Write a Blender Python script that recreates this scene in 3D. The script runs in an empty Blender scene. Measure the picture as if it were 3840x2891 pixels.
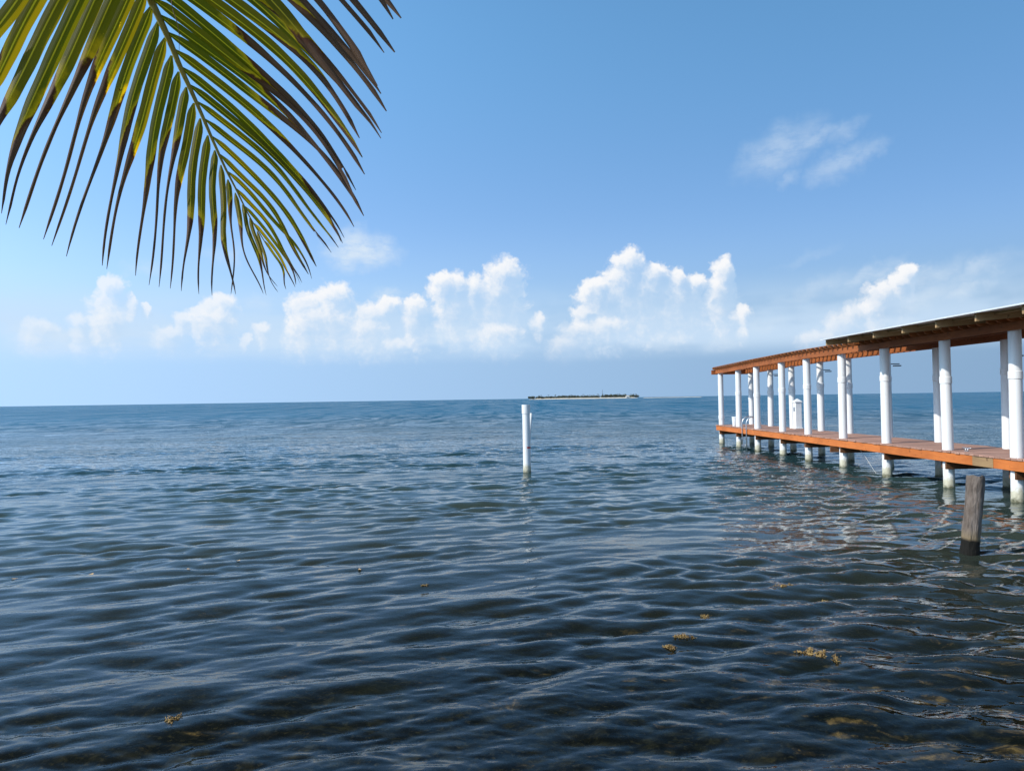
import bpy, bmesh, math, random
import numpy as np
from mathutils import Vector, Matrix

S = bpy.context.scene
COL = S.collection
R = math.radians

# ------------------------------------------------------------------ camera
cam_d = bpy.data.cameras.new('camera')
cam = bpy.data.objects.new('camera', cam_d)
COL.objects.link(cam)
cam_d.sensor_width = 36.0
cam_d.lens = 36.0 * 2777.0 / 3840.0
cam_d.clip_start = 0.05
cam_d.clip_end = 60000.0
cam.matrix_world = (Matrix.Translation((0, 0, 2.0))
                    @ Matrix.Rotation(math.pi / 2 + R(1.04), 4, 'X')
                    @ Matrix.Rotation(R(-0.843), 4, 'Z'))
S.camera = cam
S.view_settings.view_transform = 'Standard'
S.view_settings.look = 'None'
S.view_settings.exposure = 0.5
S.view_settings.gamma = 1.0
S.view_settings.use_curve_mapping = False
S.cycles.max_bounces = 8
S.cycles.transparent_max_bounces = 12
S.cycles.caustics_reflective = False
S.cycles.caustics_refractive = False
S.cycles.use_denoising = True

SUN_EL = 37.0
SUN_AZ = -110.0            # degrees clockwise from +Y (the view direction): left, a little behind
to_sun = Vector((math.sin(R(SUN_AZ)) * math.cos(R(SUN_EL)),
                 math.cos(R(SUN_AZ)) * math.cos(R(SUN_EL)), math.sin(R(SUN_EL))))


# ------------------------------------------------------------------ node helper
class NB:
    def __init__(self, tree, clear=True):
        self.t = tree
        if clear:
            tree.nodes.clear()

    def n(self, typ, **kw):
        nd = self.t.nodes.new(typ)
        for k, v in kw.items():
            setattr(nd, k, v)
        return nd

    def put(self, sock, v):
        if isinstance(v, bpy.types.NodeSocket):
            self.t.links.new(v, sock)
        elif v is not None:
            sock.default_value = v

    def m(self, op, a, b=None, c=None, clamp=False):
        nd = self.n('ShaderNodeMath', operation=op, use_clamp=clamp)
        for s, v in zip(nd.inputs, (a, b, c)):
            self.put(s, v)
        return nd.outputs[0]

    def v(self, op, a, b=None, c=None, scale=None):
        nd = self.n('ShaderNodeVectorMath', operation=op)
        for s, v in zip(nd.inputs, (a, b, c)):
            self.put(s, v)
        if scale is not None:
            self.put(nd.inputs['Scale'], scale)
        return nd.outputs['Value'] if op in ('LENGTH', 'DOT_PRODUCT', 'DISTANCE') else nd.outputs[0]

    def xyz(self, v):
        nd = self.n('ShaderNodeSeparateXYZ')
        self.put(nd.inputs[0], v)
        return nd.outputs

    def comb(self, x=0.0, y=0.0, z=0.0):
        nd = self.n('ShaderNodeCombineXYZ')
        for s, v in zip(nd.inputs, (x, y, z)):
            self.put(s, v)
        return nd.outputs[0]

    def ss(self, v, lo, hi, a=0.0, b=1.0, kind='SMOOTHSTEP'):
        nd = self.n('ShaderNodeMapRange', interpolation_type=kind)
        for s, x in zip(nd.inputs, (v, lo, hi, a, b)):
            self.put(s, x)
        return nd.outputs[0]

    def mix(self, f, a, b, blend='MIX'):
        nd = self.n('ShaderNodeMix', data_type='RGBA', blend_type=blend)
        self.put(nd.inputs[0], f)
        self.put(nd.inputs[6], a if isinstance(a, bpy.types.NodeSocket) else (*a, 1.0)[:4])
        self.put(nd.inputs[7], b if isinstance(b, bpy.types.NodeSocket) else (*b, 1.0)[:4])
        return nd.outputs[2]

    def noise(self, vec, scale, detail=3.0, rough=0.5, dist=0.0, col=False, dim='3D'):
        nd = self.n('ShaderNodeTexNoise', noise_dimensions=dim)
        self.put(nd.inputs['Vector'], vec)
        self.put(nd.inputs['Scale'], scale)
        self.put(nd.inputs['Detail'], detail)
        self.put(nd.inputs['Roughness'], rough)
        self.put(nd.inputs['Distortion'], dist)
        return nd.outputs['Color' if col else 'Fac']

    def link(self, a, b):
        self.t.links.new(a, b)

RACHIS= [[-0.688, 1.154, 3.126], [-0.784, 1.377, 3.17], [-0.834, 1.51, 3.171], [-0.865, 1.638, 3.155], [-0.901, 1.77, 3.12], [-0.92, 1.861, 3.085], [-0.93, 1.922, 3.055], [-0.923, 1.937, 3.031], [-0.907, 1.969, 2.978], [-0.893, 2.003, 2.92], [-0.877, 2.033, 2.868], [-0.861, 2.068, 2.811], [-0.845, 2.102, 2.752], [-0.824, 2.141, 2.682], [-0.806, 2.167, 2.634], [-0.78, 2.205, 2.561], [-0.759, 2.227, 2.517], [-0.738, 2.248, 2.474]]
LEFT_LEAFLETS =[
 [-0.763, 2.227, 2.517, -0.718, 2.167, 2.418, -0.681, 2.146, 2.32, 0.55, 0.014],
 [-0.779, 2.209, 2.553, -0.734, 2.161, 2.443, -0.684, 2.153, 2.336, 0.6, 0.017],
 [-0.794, 2.191, 2.589, -0.748, 2.135, 2.47, -0.695, 2.12, 2.309, 0.68, 0.02],
 [-0.809, 2.175, 2.62, -0.772, 2.129, 2.469, -0.719, 2.123, 2.311, 0.35, 0.023],
 [-0.823, 2.156, 2.654, -0.795, 2.111, 2.512, -0.793, 2.106, 2.31, 0.28, 0.025],
 [-0.836, 2.137, 2.691, -0.803, 2.069, 2.502, -0.766, 2.042, 2.3, 0.68, 0.028],
 [-0.845, 2.116, 2.727, -0.826, 2.047, 2.547, -0.807, 2.017, 2.293, 0.62, 0.031],
 [-0.856, 2.096, 2.763, -0.864, 2.059, 2.551, -0.866, 2.063, 2.305, 0.6, 0.034],
 [-0.868, 2.073, 2.803, -0.874, 2.013, 2.573, -0.879, 1.993, 2.302, 0.62, 0.036],
 [-0.876, 2.052, 2.838, -0.886, 1.991, 2.626, -0.912, 1.97, 2.309, 0.52, 0.036],
 [-0.888, 2.03, 2.874, -0.911, 1.999, 2.678, -0.963, 2.009, 2.319, 0.4, 0.037],
 [-0.899, 2.01, 2.908, -0.919, 1.958, 2.679, -0.954, 1.947, 2.314, 0.46, 0.037],
 [-0.909, 1.989, 2.943, -0.947, 1.953, 2.692, -0.987, 1.956, 2.34, 0.6, 0.04],
 [-0.916, 1.968, 2.981, -0.967, 1.917, 2.708, -1.046, 1.906, 2.351, 0.54, 0.042],
 [-0.925, 1.947, 3.015, -0.994, 1.902, 2.712, -1.047, 1.898, 2.358, 0.5, 0.042],
 [-0.931, 1.927, 3.047, -0.996, 1.863, 2.762, -1.1, 1.839, 2.369, 0.5, 0.042],
 [-0.929, 1.893, 3.071, -1.019, 1.848, 2.783, -1.144, 1.843, 2.399, 0.43, 0.043],
 [-0.923, 1.847, 3.091, -1.03, 1.812, 2.786, -1.147, 1.817, 2.409, 0.42, 0.046],
 [-0.915, 1.802, 3.109, -1.026, 1.752, 2.787, -1.164, 1.743, 2.422, 0.43, 0.048],
 [-0.907, 1.756, 3.125, -1.047, 1.716, 2.779, -1.173, 1.715, 2.423, 0.55, 0.05],
 [-0.895, 1.71, 3.138, -1.058, 1.667, 2.75, -1.152, 1.664, 2.436, 0.68, 0.052],
 [-0.881, 1.66, 3.15, -1.034, 1.593, 2.764, -1.104, 1.565, 2.56, 0.72, 0.052],
 [-0.866, 1.61, 3.16, -1.05, 1.571, 2.792, -1.131, 1.571, 2.639, 0.72, 0.052],
 [-0.851, 1.56, 3.167, -1.038, 1.514, 2.801, -1.115, 1.507, 2.68, 0.75, 0.052],
 [-0.864, 1.879, 3.076, -0.824, 1.821, 2.963, -0.801, 1.803, 2.864, 0.0, 0.009],
]
RIGHT_LEAFLETS =[
 [-0.744, 2.241, 2.49, -0.72, 2.302, 2.431, -0.7, 2.323, 2.355, 0.6, 0.012],
 [-0.767, 2.217, 2.538, -0.728, 2.311, 2.466, -0.694, 2.366, 2.367, 0.6, 0.014],
 [-0.787, 2.193, 2.584, -0.723, 2.272, 2.491, -0.67, 2.311, 2.365, 0.62, 0.016],
 [-0.803, 2.169, 2.63, -0.723, 2.258, 2.517, -0.657, 2.307, 2.366, 0.62, 0.018],
 [-0.82, 2.145, 2.674, -0.713, 2.241, 2.553, -0.62, 2.296, 2.383, 0.7, 0.02],
 [-0.833, 2.122, 2.717, -0.716, 2.21, 2.578, -0.617, 2.259, 2.389, 0.72, 0.022],
 [-0.845, 2.098, 2.76, -0.707, 2.195, 2.616, -0.587, 2.251, 2.414, 0.74, 0.024],
 [-0.856, 2.074, 2.801, -0.682, 2.15, 2.647, -0.531, 2.186, 2.431, 0.7, 0.026],
 [-0.867, 2.05, 2.841, -0.68, 2.142, 2.683, -0.514, 2.194, 2.455, 0.8, 0.028],
 [-0.879, 2.026, 2.879, -0.671, 2.104, 2.704, -0.489, 2.142, 2.456, 0.85, 0.03],
 [-0.891, 2.004, 2.918, -0.679, 2.101, 2.734, -0.493, 2.159, 2.468, 0.62, 0.032],
 [-0.9, 1.982, 2.956, -0.665, 2.077, 2.772, -0.456, 2.133, 2.501, 0.4, 0.034],
 [-0.909, 1.961, 2.992, -0.639, 2.024, 2.797, -0.401, 2.048, 2.517, 0.36, 0.036],
 [-0.92, 1.939, 3.028, -0.648, 2.004, 2.823, -0.409, 2.03, 2.531, 0.42, 0.038],
 [-0.928, 1.914, 3.061, -0.652, 1.983, 2.85, -0.41, 2.011, 2.548, 0.33, 0.04],
 [-0.92, 1.87, 3.081, -0.657, 1.969, 2.879, -0.422, 2.027, 2.576, 0.4, 0.041],
 [-0.911, 1.826, 3.1, -0.628, 1.903, 2.896, -0.375, 1.941, 2.595, 0.3, 0.042],
 [-0.902, 1.782, 3.116, -0.626, 1.867, 2.924, -0.377, 1.912, 2.631, 0.75, 0.043],
 [-0.891, 1.737, 3.13, -0.613, 1.809, 2.943, -0.364, 1.841, 2.66, 0.55, 0.044],
 [-0.879, 1.693, 3.143, -0.582, 1.773, 2.945, -0.314, 1.814, 2.642, 0.55, 0.045],
 [-0.867, 1.649, 3.153, -0.572, 1.724, 2.95, -0.307, 1.76, 2.643, 0.5, 0.046],
 [-0.856, 1.605, 3.161, -0.573, 1.679, 2.954, -0.322, 1.713, 2.645, 0.6, 0.046],
 [-0.846, 1.561, 3.166, -0.548, 1.644, 2.969, -0.278, 1.687, 2.659, 0.5, 0.047],
 [-0.834, 1.516, 3.17, -0.547, 1.6, 2.981, -0.285, 1.643, 2.681, 0.33, 0.047],
 [-0.819, 1.473, 3.172, -0.54, 1.569, 2.993, -0.281, 1.625, 2.696, 0.4, 0.047],
 [-0.803, 1.43, 3.173, -0.536, 1.517, 2.988, -0.293, 1.564, 2.692, 0.45, 0.047],
 [-0.786, 1.387, 3.171, -0.515, 1.484, 3.008, -0.26, 1.541, 2.726, 0.4, 0.047],
 [-0.769, 1.344, 3.167, -0.493, 1.438, 2.998, -0.235, 1.492, 2.708, 0.4, 0.046],
 [-0.751, 1.301, 3.162, -0.478, 1.4, 3.022, -0.215, 1.46, 2.759, 0.4, 0.046],
 [-0.733, 1.257, 3.154, -0.467, 1.344, 2.999, -0.218, 1.391, 2.727, 0.4, 0.046],
]
CUMULUS= [[-28.24, 8.04, 0.67, 0.76], [-28.57, 6.81, 0.92, 0.98], [-28.3, 5.84, 1.14, 0.74], [-27.2, 7.18, 0.5, 0.4], [-26.19, 6.83, 0.38, 0.28], [-32.52, 5.08, 0.9, 0.65], [-30.27, 5.64, 0.57, 0.54], [-29.86, 4.33, 0.79, 0.51], [-23.72, 6.19, 0.7, 0.49], [-22.77, 6.54, 0.71, 0.62], [-21.32, 7.03, 1.09, 0.78], [-21.81, 6.05, 1.33, 0.78], [-24.77, 4.95, 0.98, 0.53], [-15.52, 7.11, 1.1, 1.01], [-13.28, 7.82, 1.33, 1.16], [-15.67, 5.51, 1.17, 1.01], [-14.09, 6.2, 1.71, 1.15], [-10.62, 6.36, 1.35, 1.03], [-9.38, 7.05, 0.95, 0.9], [-11.44, 5.41, 1.75, 0.82], [-18.55, 5.47, 0.6, 0.42], [-19.74, 4.79, 0.42, 0.32], [-5.02, 8.98, 1.04, 0.84], [-4.32, 8.84, 1.11, 0.98], [-3.0, 8.49, 1.12, 1.05], [-4.06, 7.6, 1.53, 0.98], [-0.25, 9.56, 1.33, 1.26], [-0.83, 8.26, 1.82, 1.26], [-9.73, 6.78, 0.95, 0.97], [-7.19, 6.99, 1.03, 0.97], [-8.94, 4.38, 1.77, 0.58], [-0.88, 5.08, 1.68, 0.67], [9.22, 9.98, 1.16, 1.24], [8.92, 8.84, 1.57, 1.17], [6.71, 8.31, 1.03, 0.9], [7.53, 7.66, 1.79, 1.11], [5.78, 6.68, 0.83, 0.5], [11.11, 9.22, 1.28, 0.89], [10.55, 8.37, 2.03, 1.17], [12.85, 8.8, 0.6, 0.85], [13.9, 8.48, 0.82, 0.75], [12.96, 7.79, 1.99, 0.95], [16.21, 9.15, 0.77, 1.07], [15.99, 7.97, 1.1, 1.01], [5.69, 5.24, 1.66, 0.77], [4.42, 4.15, 1.32, 0.84], [7.35, 5.47, 1.51, 0.69], [17.5, 6.17, 0.64, 0.56], [2.22, 6.14, 0.56, 0.49], [28.3, 8.29, 0.65, 0.64], [27.76, 7.7, 0.48, 0.54], [26.85, 6.7, 1.16, 1.05], [25.29, 5.7, 0.96, 0.81], [24.17, 4.96, 1.16, 0.87], [22.63, 4.01, 1.24, 0.62], [17.44, 6.25, 0.51, 0.53]]
WISPS= [[-11.64, 11.46, 2.28, 1.37, 0.95], [-10.56, 11.09, 2.03, 1.17, 0.85], [-12.45, 10.91, 1.73, 1.09, 0.75], [-26.35, 9.38, 1.35, 0.63, 0.3], [-21.05, 10.56, 1.22, 0.91, 0.3], [-18.85, 7.3, 1.38, 0.66, 0.25], [-32.22, 4.38, 2.2, 1.07, 0.5], [-5.07, 4.98, 1.53, 0.77, 0.5], [-9.72, 8.0, 1.36, 0.55, 0.5], [11.82, 4.11, 1.47, 0.68, 0.4], [16.17, 3.96, 1.68, 0.67, 0.35], [20.19, 17.34, 2.56, 1.37, 0.42], [22.54, 17.71, 1.72, 0.62, 0.38], [24.22, 15.96, 1.86, 0.97, 0.38], [25.71, 16.23, 1.27, 0.61, 0.3], [20.74, 15.32, 0.88, 0.47, 0.26], [24.45, 18.0, 1.21, 0.61, 0.26], [25.8, 8.17, 2.0, 0.6, 0.47], [29.58, 7.93, 1.95, 0.58, 0.42], [32.4, 8.03, 1.84, 0.57, 0.42], [31.8, 6.72, 0.89, 0.57, 0.51], [29.55, 6.49, 1.95, 0.78, 0.42], [27.52, 4.87, 1.23, 0.5, 0.42], [18.73, 5.03, 1.81, 0.64, 0.26], [22.71, 7.6, 2.19, 0.62, 0.3], [21.79, 9.71, 1.74, 0.36, 0.13]]
# ------------------------------------------------------------------ sky
SKY_STRENGTH = 0.15
SKY_AIR, SKY_DUST, SKY_OZONE = 1.0, 0.6, 2.5
TINT_LOW, TINT_HIGH = (0.77, 0.86, 1.00), (0.82, 1.20, 1.27)
TINT_TOP = (0.42, 0.50, 0.47)
HAZE_COL = (2.12, 3.22, 4.7)
CLOUD_LIT = (4.45, 4.5, 4.6)
CLOUD_SHADE = (2.5, 3.32, 4.3)
CLOUD_VEIL = (2.85, 3.62, 4.5)
CLOUD_SOFT = (3.4, 3.9, 4.4)


def cloud_density_group(name, blobs):
    """density of the cumulus at P = (azimuth, elevation) in degrees; no blobs: weather without end"""
    g = bpy.data.node_groups.new(name, 'ShaderNodeTree')
    g.interface.new_socket('P', in_out='INPUT', socket_type='NodeSocketVector')
    g.interface.new_socket('D', in_out='OUTPUT', socket_type='NodeSocketFloat')
    b = NB(g)
    gi = b.n('NodeGroupInput')
    go = b.n('NodeGroupOutput')
    P = gi.outputs[0]
    wn = b.noise(P, 0.9, 3.0, 0.55, col=True, dim='2D')
    Pw = b.v('MULTIPLY_ADD', wn, (1.05, 0.9, 0.0), b.v('ADD', P, (-0.52, -0.45, 0.0)))
    if blobs:
        E = None
        for (a, e, ra, re) in blobs:
            q = b.v('MULTIPLY_ADD', Pw, (1 / (ra * 1.10), 1 / (re * 1.08), 0.0), (-a / (ra * 1.10), -e / (re * 1.08), 0.0))
            q = b.v('MAXIMUM', q, b.v('MULTIPLY', q, (-0.78, -0.28, 0.0)))      # bellies hang down and thin out to the lee side
            l = b.v('LENGTH', q)
            E = l if E is None else b.m('SMOOTH_MIN', E, l, 0.22)
        E2 = b.m('SUBTRACT', 1.0, E)
    else:
        px = b.xyz(Pw)
        along = b.noise(b.comb(px[0], 3.0, 0.0), 0.16, 2.0, 0.6, dim='2D')
        top = b.ss(along, 0.40, 0.72, 2.0, 11.0, 'LINEAR')
        gen = b.m('DIVIDE', b.m('SUBTRACT', top, px[1]), 3.5)
        gen = b.m('MINIMUM', gen, b.m('DIVIDE', b.m('SUBTRACT', px[1], 2.5), 2.5))
        E2 = b.m('MAXIMUM', b.m('MINIMUM', gen, 0.8), -1.0)
    vo = b.n('ShaderNodeTexVoronoi', feature='F1', voronoi_dimensions='2D')
    b.put(vo.inputs['Vector'], Pw)
    b.put(vo.inputs['Scale'], 1.15)
    b.put(vo.inputs['Detail'], 2.0)
    b.put(vo.inputs['Roughness'], 0.55)
    vo.normalize = True
    bil = b.m('SUBTRACT', 0.45, vo.outputs['Distance'])
    D = b.m('MULTIPLY_ADD', bil, 0.82, E2)
    D = b.m('MULTIPLY_ADD', b.m('SUBTRACT', b.noise(P, 3.4, 3.0, 0.6, dim='2D'), 0.5), 0.13, D)
    b.link(D, go.inputs[0])
    return g


def build_world():
    w = bpy.data.worlds.new('World')
    S.world = w
    w.use_nodes = True
    b = NB(w.node_tree)
    d = b.v('NORMALIZE', b.n('ShaderNodeTexCoord').outputs['Generated'])
    sky = b.n('ShaderNodeTexSky', sky_type='NISHITA')
    sky.sun_disc = False
    sky.sun_elevation = R(SUN_EL)
    sky.sun_rotation = R(SUN_AZ)
    sky.altitude = 0.0
    sky.air_density = SKY_AIR
    sky.dust_density = SKY_DUST
    sky.ozone_density = SKY_OZONE
    x, y, z = b.xyz(d)
    az = b.m('MULTIPLY', b.m('ARCTAN2', x, y), 57.29578)
    el = b.m('MULTIPLY', b.m('ARCSINE', z), 57.29578)
    P = b.comb(az, el, 0.0)
    # clear air: brighter towards the sun, whitening towards the horizon
    toward = b.v('DOT_PRODUCT', d, tuple(Vector((to_sun.x, to_sun.y, 0)).normalized()))
    glow = b.m('MULTIPLY_ADD', toward, 0.46, 0.97)
    base = b.mix(1.0, sky.outputs[0], b.mix(b.ss(el, 27.0, 62.0), b.mix(b.ss(el, 8.0, 30.0), TINT_LOW, TINT_HIGH), TINT_TOP), 'MULTIPLY')
    base = b.mix(b.ss(el, 1.0, 15.0, 1.0, 0.0, 'SMOOTHERSTEP'), base, HAZE_COL)
    base = b.mix(1.0, base, b.comb(b.m('POWER', glow, 1.10), glow, b.m('POWER', glow, 0.95)), 'MULTIPLY')

    def clouded(name, lo, hi):
        blobs = [c for c in CUMULUS if lo - 1 - c[2] * 1.6 < c[0] < hi + 1 + c[2] * 1.6] if lo is not None else None
        wisps = [c for c in WISPS if lo - 1.5 - c[2] * 1.5 < c[0] < hi + 1.5 + c[2] * 1.5] if lo is not None else []
        def layer(c, nm, bl, soft=0.48):
            g = cloud_density_group(nm, bl)

            def dens(p):
                nd = b.n('ShaderNodeGroup')
                nd.node_tree = g
                b.put(nd.inputs[0], p)
                return nd.outputs[0]
            D = dens(P)
            D2 = dens(b.v('ADD', P, (-0.50, 0.60, 0.0)))
            edge = b.ss(D, -0.04, soft)
            lit = b.m('MULTIPLY', b.ss(D2, -0.15, 1.35, 1.0, 0.0), b.ss(b.m('MULTIPLY_ADD', D, -0.7, D2), -0.25, 0.85, 1.0, 0.0))
            alpha = b.m('MULTIPLY', edge, b.m('MULTIPLY_ADD', lit, 0.52, 0.48))
            alpha = b.m('MULTIPLY', alpha, lowfade)
            return b.mix(alpha, c, b.mix(lit, CLOUD_SHADE, CLOUD_LIT))
        lowfade = b.m('MULTIPLY', b.m('MULTIPLY', b.ss(el, 2.4, 8.5, 0.42, 1.0), b.ss(el, 2.2, 4.0)), b.ss(az, -37.0, -10.0, 0.62, 1.0))
        # hazy veil under the cumulus
        veil = b.m('MULTIPLY', b.ss(el, 2.6, 4.4), b.ss(el, 9.5, 4.6))
        veil = b.m('MULTIPLY', veil, b.ss(b.noise(b.v('MULTIPLY', P, (0.35, 1.0, 1.0)), 0.35, 3.0, 0.6, dim='2D'), 0.22, 0.58, 0.30, 0.85))
        c = b.mix(veil, base, CLOUD_VEIL)
        if wisps:
            wn = b.noise(P, 0.55, 3.0, 0.6, col=True, dim='2D')
            Pw = b.v('MULTIPLY_ADD', wn, (2.6, 1.5, 0.0), b.v('ADD', P, (-1.3, -0.75, 0.0)))
            slant = b.v('ADD', Pw, b.comb(0.0, b.m('MULTIPLY', b.xyz(Pw)[0], -0.32), 0.0))
            W = None
            for (a, e, ra, re, s) in wisps:
                if a > 18 and e > 5.5:       # drawn out along the wind, rising to the right
                    sx, sy, p, ee = ra * 1.4, re * 1.45, slant, e - .32 * a
                else:
                    sx, sy, p, ee = ra * 1.25, re * 1.25, Pw, e
                l = b.v('LENGTH', b.v('MULTIPLY_ADD', p, (1 / sx, 1 / sy, 0.0), (-a / sx, -ee / sy, 0.0)))
                l = b.ss(l, 1.15, 0.0, 0.0, s)
                W = l if W is None else b.m('MAXIMUM', W, l)
            fib = b.noise(b.v('MULTIPLY', P, (0.5, 1.3, 1.0)), 1.1, 4.0, 0.62, dim='2D')
            W = b.m('MULTIPLY', W, b.ss(fib, 0.20, 0.66, 0.45, 1.0))
            c = b.mix(W, c, CLOUD_SOFT)
        if not blobs:
            return layer(c, name, None)
        far_, near_ = [q for q in blobs if q[1] > 6.2], [q for q in blobs if q[1] <= 6.2]
        c = layer(c, name + '_high', far_)
        return layer(c, name + '_low', near_, 0.75)

    def back(col):
        bg = b.n('ShaderNodeBackground')
        b.link(col, bg.inputs['Color'])
        bg.inputs['Strength'].default_value = SKY_STRENGTH
        return bg.outputs[0]

    def pick(cond, no, yes):
        mx = b.n('ShaderNodeMixShader')
        b.link(cond, mx.inputs[0])
        b.link(no, mx.inputs[1])
        b.link(yes, mx.inputs[2])
        return mx.outputs[0]
    # the clouds live in a belt of the sky; each stretch of it only looks at its own clouds
    cuts = [-41.0, -17.3, 3.0, 19.6, 41.0]
    sh = back(clouded('clouds_all_round', None, None))
    for k in range(4):
        inside = b.m('MULTIPLY', b.m('GREATER_THAN', az, cuts[k]), b.m('LESS_THAN', az, cuts[k + 1]))
        sh = pick(inside, sh, back(clouded('clouds_%d' % k, cuts[k], cuts[k + 1])))
    belt = b.m('MULTIPLY', b.m('GREATER_THAN', el, 1.0), b.m('LESS_THAN', el, 21.0))
    sh = pick(belt, back(base), sh)
    out = b.n('ShaderNodeOutputWorld')
    b.link(sh, out.inputs[0])
    w.cycles.sampling_method = 'MANUAL'
    w.cycles.sample_map_resolution = 512


build_world()

sun_d = bpy.data.lights.new('sun', 'SUN')
sun_d.energy = 3.3
sun_d.angle = R(0.55)
sun_d.color = (1.0, 0.95, 0.87)
sun = bpy.data.objects.new('sun', sun_d)
COL.objects.link(sun)
sun.rotation_euler = to_sun.to_track_quat('Z', 'Y').to_euler()
sun.location = to_sun * 60


# ------------------------------------------------------------------ helpers
def tag(o, label=None, cat=None, group=None, kind=None):
    if label:
        o['label'] = label
    if cat:
        o['category'] = cat
    if group:
        o['group'] = group
    if kind:
        o['kind'] = kind
    return o


def link(name, me, m=None, parent=None, loc=None, rot=None):
    o = bpy.data.objects.new(name, me)
    COL.objects.link(o)
    if m is not None and len(me.materials) == 0:
        me.materials.append(m)
    if parent is not None:
        o.parent = parent
    if loc is not None:
        o.location = loc
    if rot is not None:
        o.rotation_euler = rot
    return o


def empty(name, loc=(0, 0, 0), rz=0.0):
    o = bpy.data.objects.new(name, None)
    COL.objects.link(o)
    o.location = loc
    o.rotation_euler = (0, 0, rz)
    o.empty_display_size = 0.2
    return o


def mesh(name, verts, faces, smooth=False):
    me = bpy.data.meshes.new(name)
    me.from_pydata([tuple(v) for v in verts], [], faces)
    me.update()
    if smooth:
        me.polygons.foreach_set('use_smooth', [True] * len(me.polygons))
    return me


def box_mesh(name, x0, x1, y0, y1, z0, z1, bev=0.0):
    bm = bmesh.new()
    bmesh.ops.create_cube(bm, size=1.0)
    for v in bm.verts:
        v.co = Vector((x0 + (v.co.x + .5) * (x1 - x0), y0 + (v.co.y + .5) * (y1 - y0), z0 + (v.co.z + .5) * (z1 - z0)))
    if bev:
        bmesh.ops.bevel(bm, geom=list(bm.edges), offset=bev, segments=1, affect='EDGES')
    me = bpy.data.meshes.new(name)
    bm.to_mesh(me)
    bm.free()
    return me


def prism_between(name, a, b_, w, h, bev=0.004):
    """a plank from a to b_ (points on its lower centre line), w wide, h tall"""
    a, b_ = Vector(a), Vector(b_)
    t = (b_ - a).normalized()
    side = t.cross(Vector((0, 0, 1))).normalized()
    up = side.cross(t).normalized()
    bm = bmesh.new()
    vs = []
    for p in (a, b_):
        for (s, u) in ((-.5, 0), (.5, 0), (.5, 1), (-.5, 1)):
            vs.append(bm.verts.new(p + side * w * s + up * h * u))
    for f in ((0, 1, 2, 3), (7, 6, 5, 4), (0, 4, 5, 1), (1, 5, 6, 2), (2, 6, 7, 3), (3, 7, 4, 0)):
        bm.faces.new([vs[i] for i in f])
    bmesh.ops.recalc_face_normals(bm, faces=bm.faces)
    if bev:
        bmesh.ops.bevel(bm, geom=list(bm.edges), offset=bev, segments=1, affect='EDGES')
    me = bpy.data.meshes.new(name)
    bm.to_mesh(me)
    bm.free()
    return me


def lathe(name, prof, seg=24, bend=None, smooth=True):
    """prof: list of (radius, z); closed with caps"""
    vs, fs = [], []
    for k, (r, z) in enumerate(prof):
        for i in range(seg):
            a = 2 * math.pi * i / seg
            vs.append((r * math.cos(a), r * math.sin(a), z))
    for k in range(len(prof) - 1):
        for i in range(seg):
            j = (i + 1) % seg
            fs.append((k * seg + i, k * seg + j, (k + 1) * seg + j, (k + 1) * seg + i))
    fs.append(tuple(range(seg - 1, -1, -1)))
    fs.append(tuple((len(prof) - 1) * seg + i for i in range(seg)))
    me = mesh(name, vs, fs)
    if smooth:
        me.polygons.foreach_set('use_smooth', [len(p.vertices) == 4 for p in me.polygons])
        me.set_sharp_from_angle(angle=R(35))
    return me


def tube(name, pts, rad, seg=8, smooth=True):
    pts = [Vector(p) for p in pts]
    rads = rad if isinstance(rad, (list, tuple)) else [rad] * len(pts)
    vs, fs = [], []
    ref = Vector((0.13, 0.21, 0.97))
    for k, p in enumerate(pts):
        t = (pts[min(k + 1, len(pts) - 1)] - pts[max(k - 1, 0)]).normalized()
        if k == 0:
            u = t.cross(ref)
            if u.length < .1:
                u = t.cross(Vector((1, 0, 0)))
        else:
            u = u - t * u.dot(t)
        u.normalize()
        v = t.cross(u)
        for i in range(seg):
            a = 2 * math.pi * i / seg
            vs.append(p + (u * math.cos(a) + v * math.sin(a)) * rads[k])
    for k in range(len(pts) - 1):
        for i in range(seg):
            j = (i + 1) % seg
            fs.append((k * seg + i, k * seg + j, (k + 1) * seg + j, (k + 1) * seg + i))
    fs.append(tuple(range(seg - 1, -1, -1)))
    fs.append(tuple((len(pts) - 1) * seg + i for i in range(seg)))
    return mesh(name, vs, fs, smooth)


def new_mat(name):
    m = bpy.data.materials.new(name)
    m.use_nodes = True
    b = NB(m.node_tree)
    out = b.n('ShaderNodeOutputMaterial')
    return m, b, out


def principled(b, out, **kw):
    p = b.n('ShaderNodeBsdfPrincipled')
    for k, v in kw.items():
        k = k.replace('_', ' ')
        if k in ('Base Color',) and not isinstance(v, bpy.types.NodeSocket):
            v = (*v, 1.0)[:4]
        b.put(p.inputs[k], v)
    b.link(p.outputs[0], out.inputs['Surface'])
    return p


def bump(b, h, strength, dist):
    nd = b.n('ShaderNodeBump')
    b.put(nd.inputs['Height'], h)
    b.put(nd.inputs['Strength'], strength)
    b.put(nd.inputs['Distance'], dist)
    return nd.outputs[0]


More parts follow.
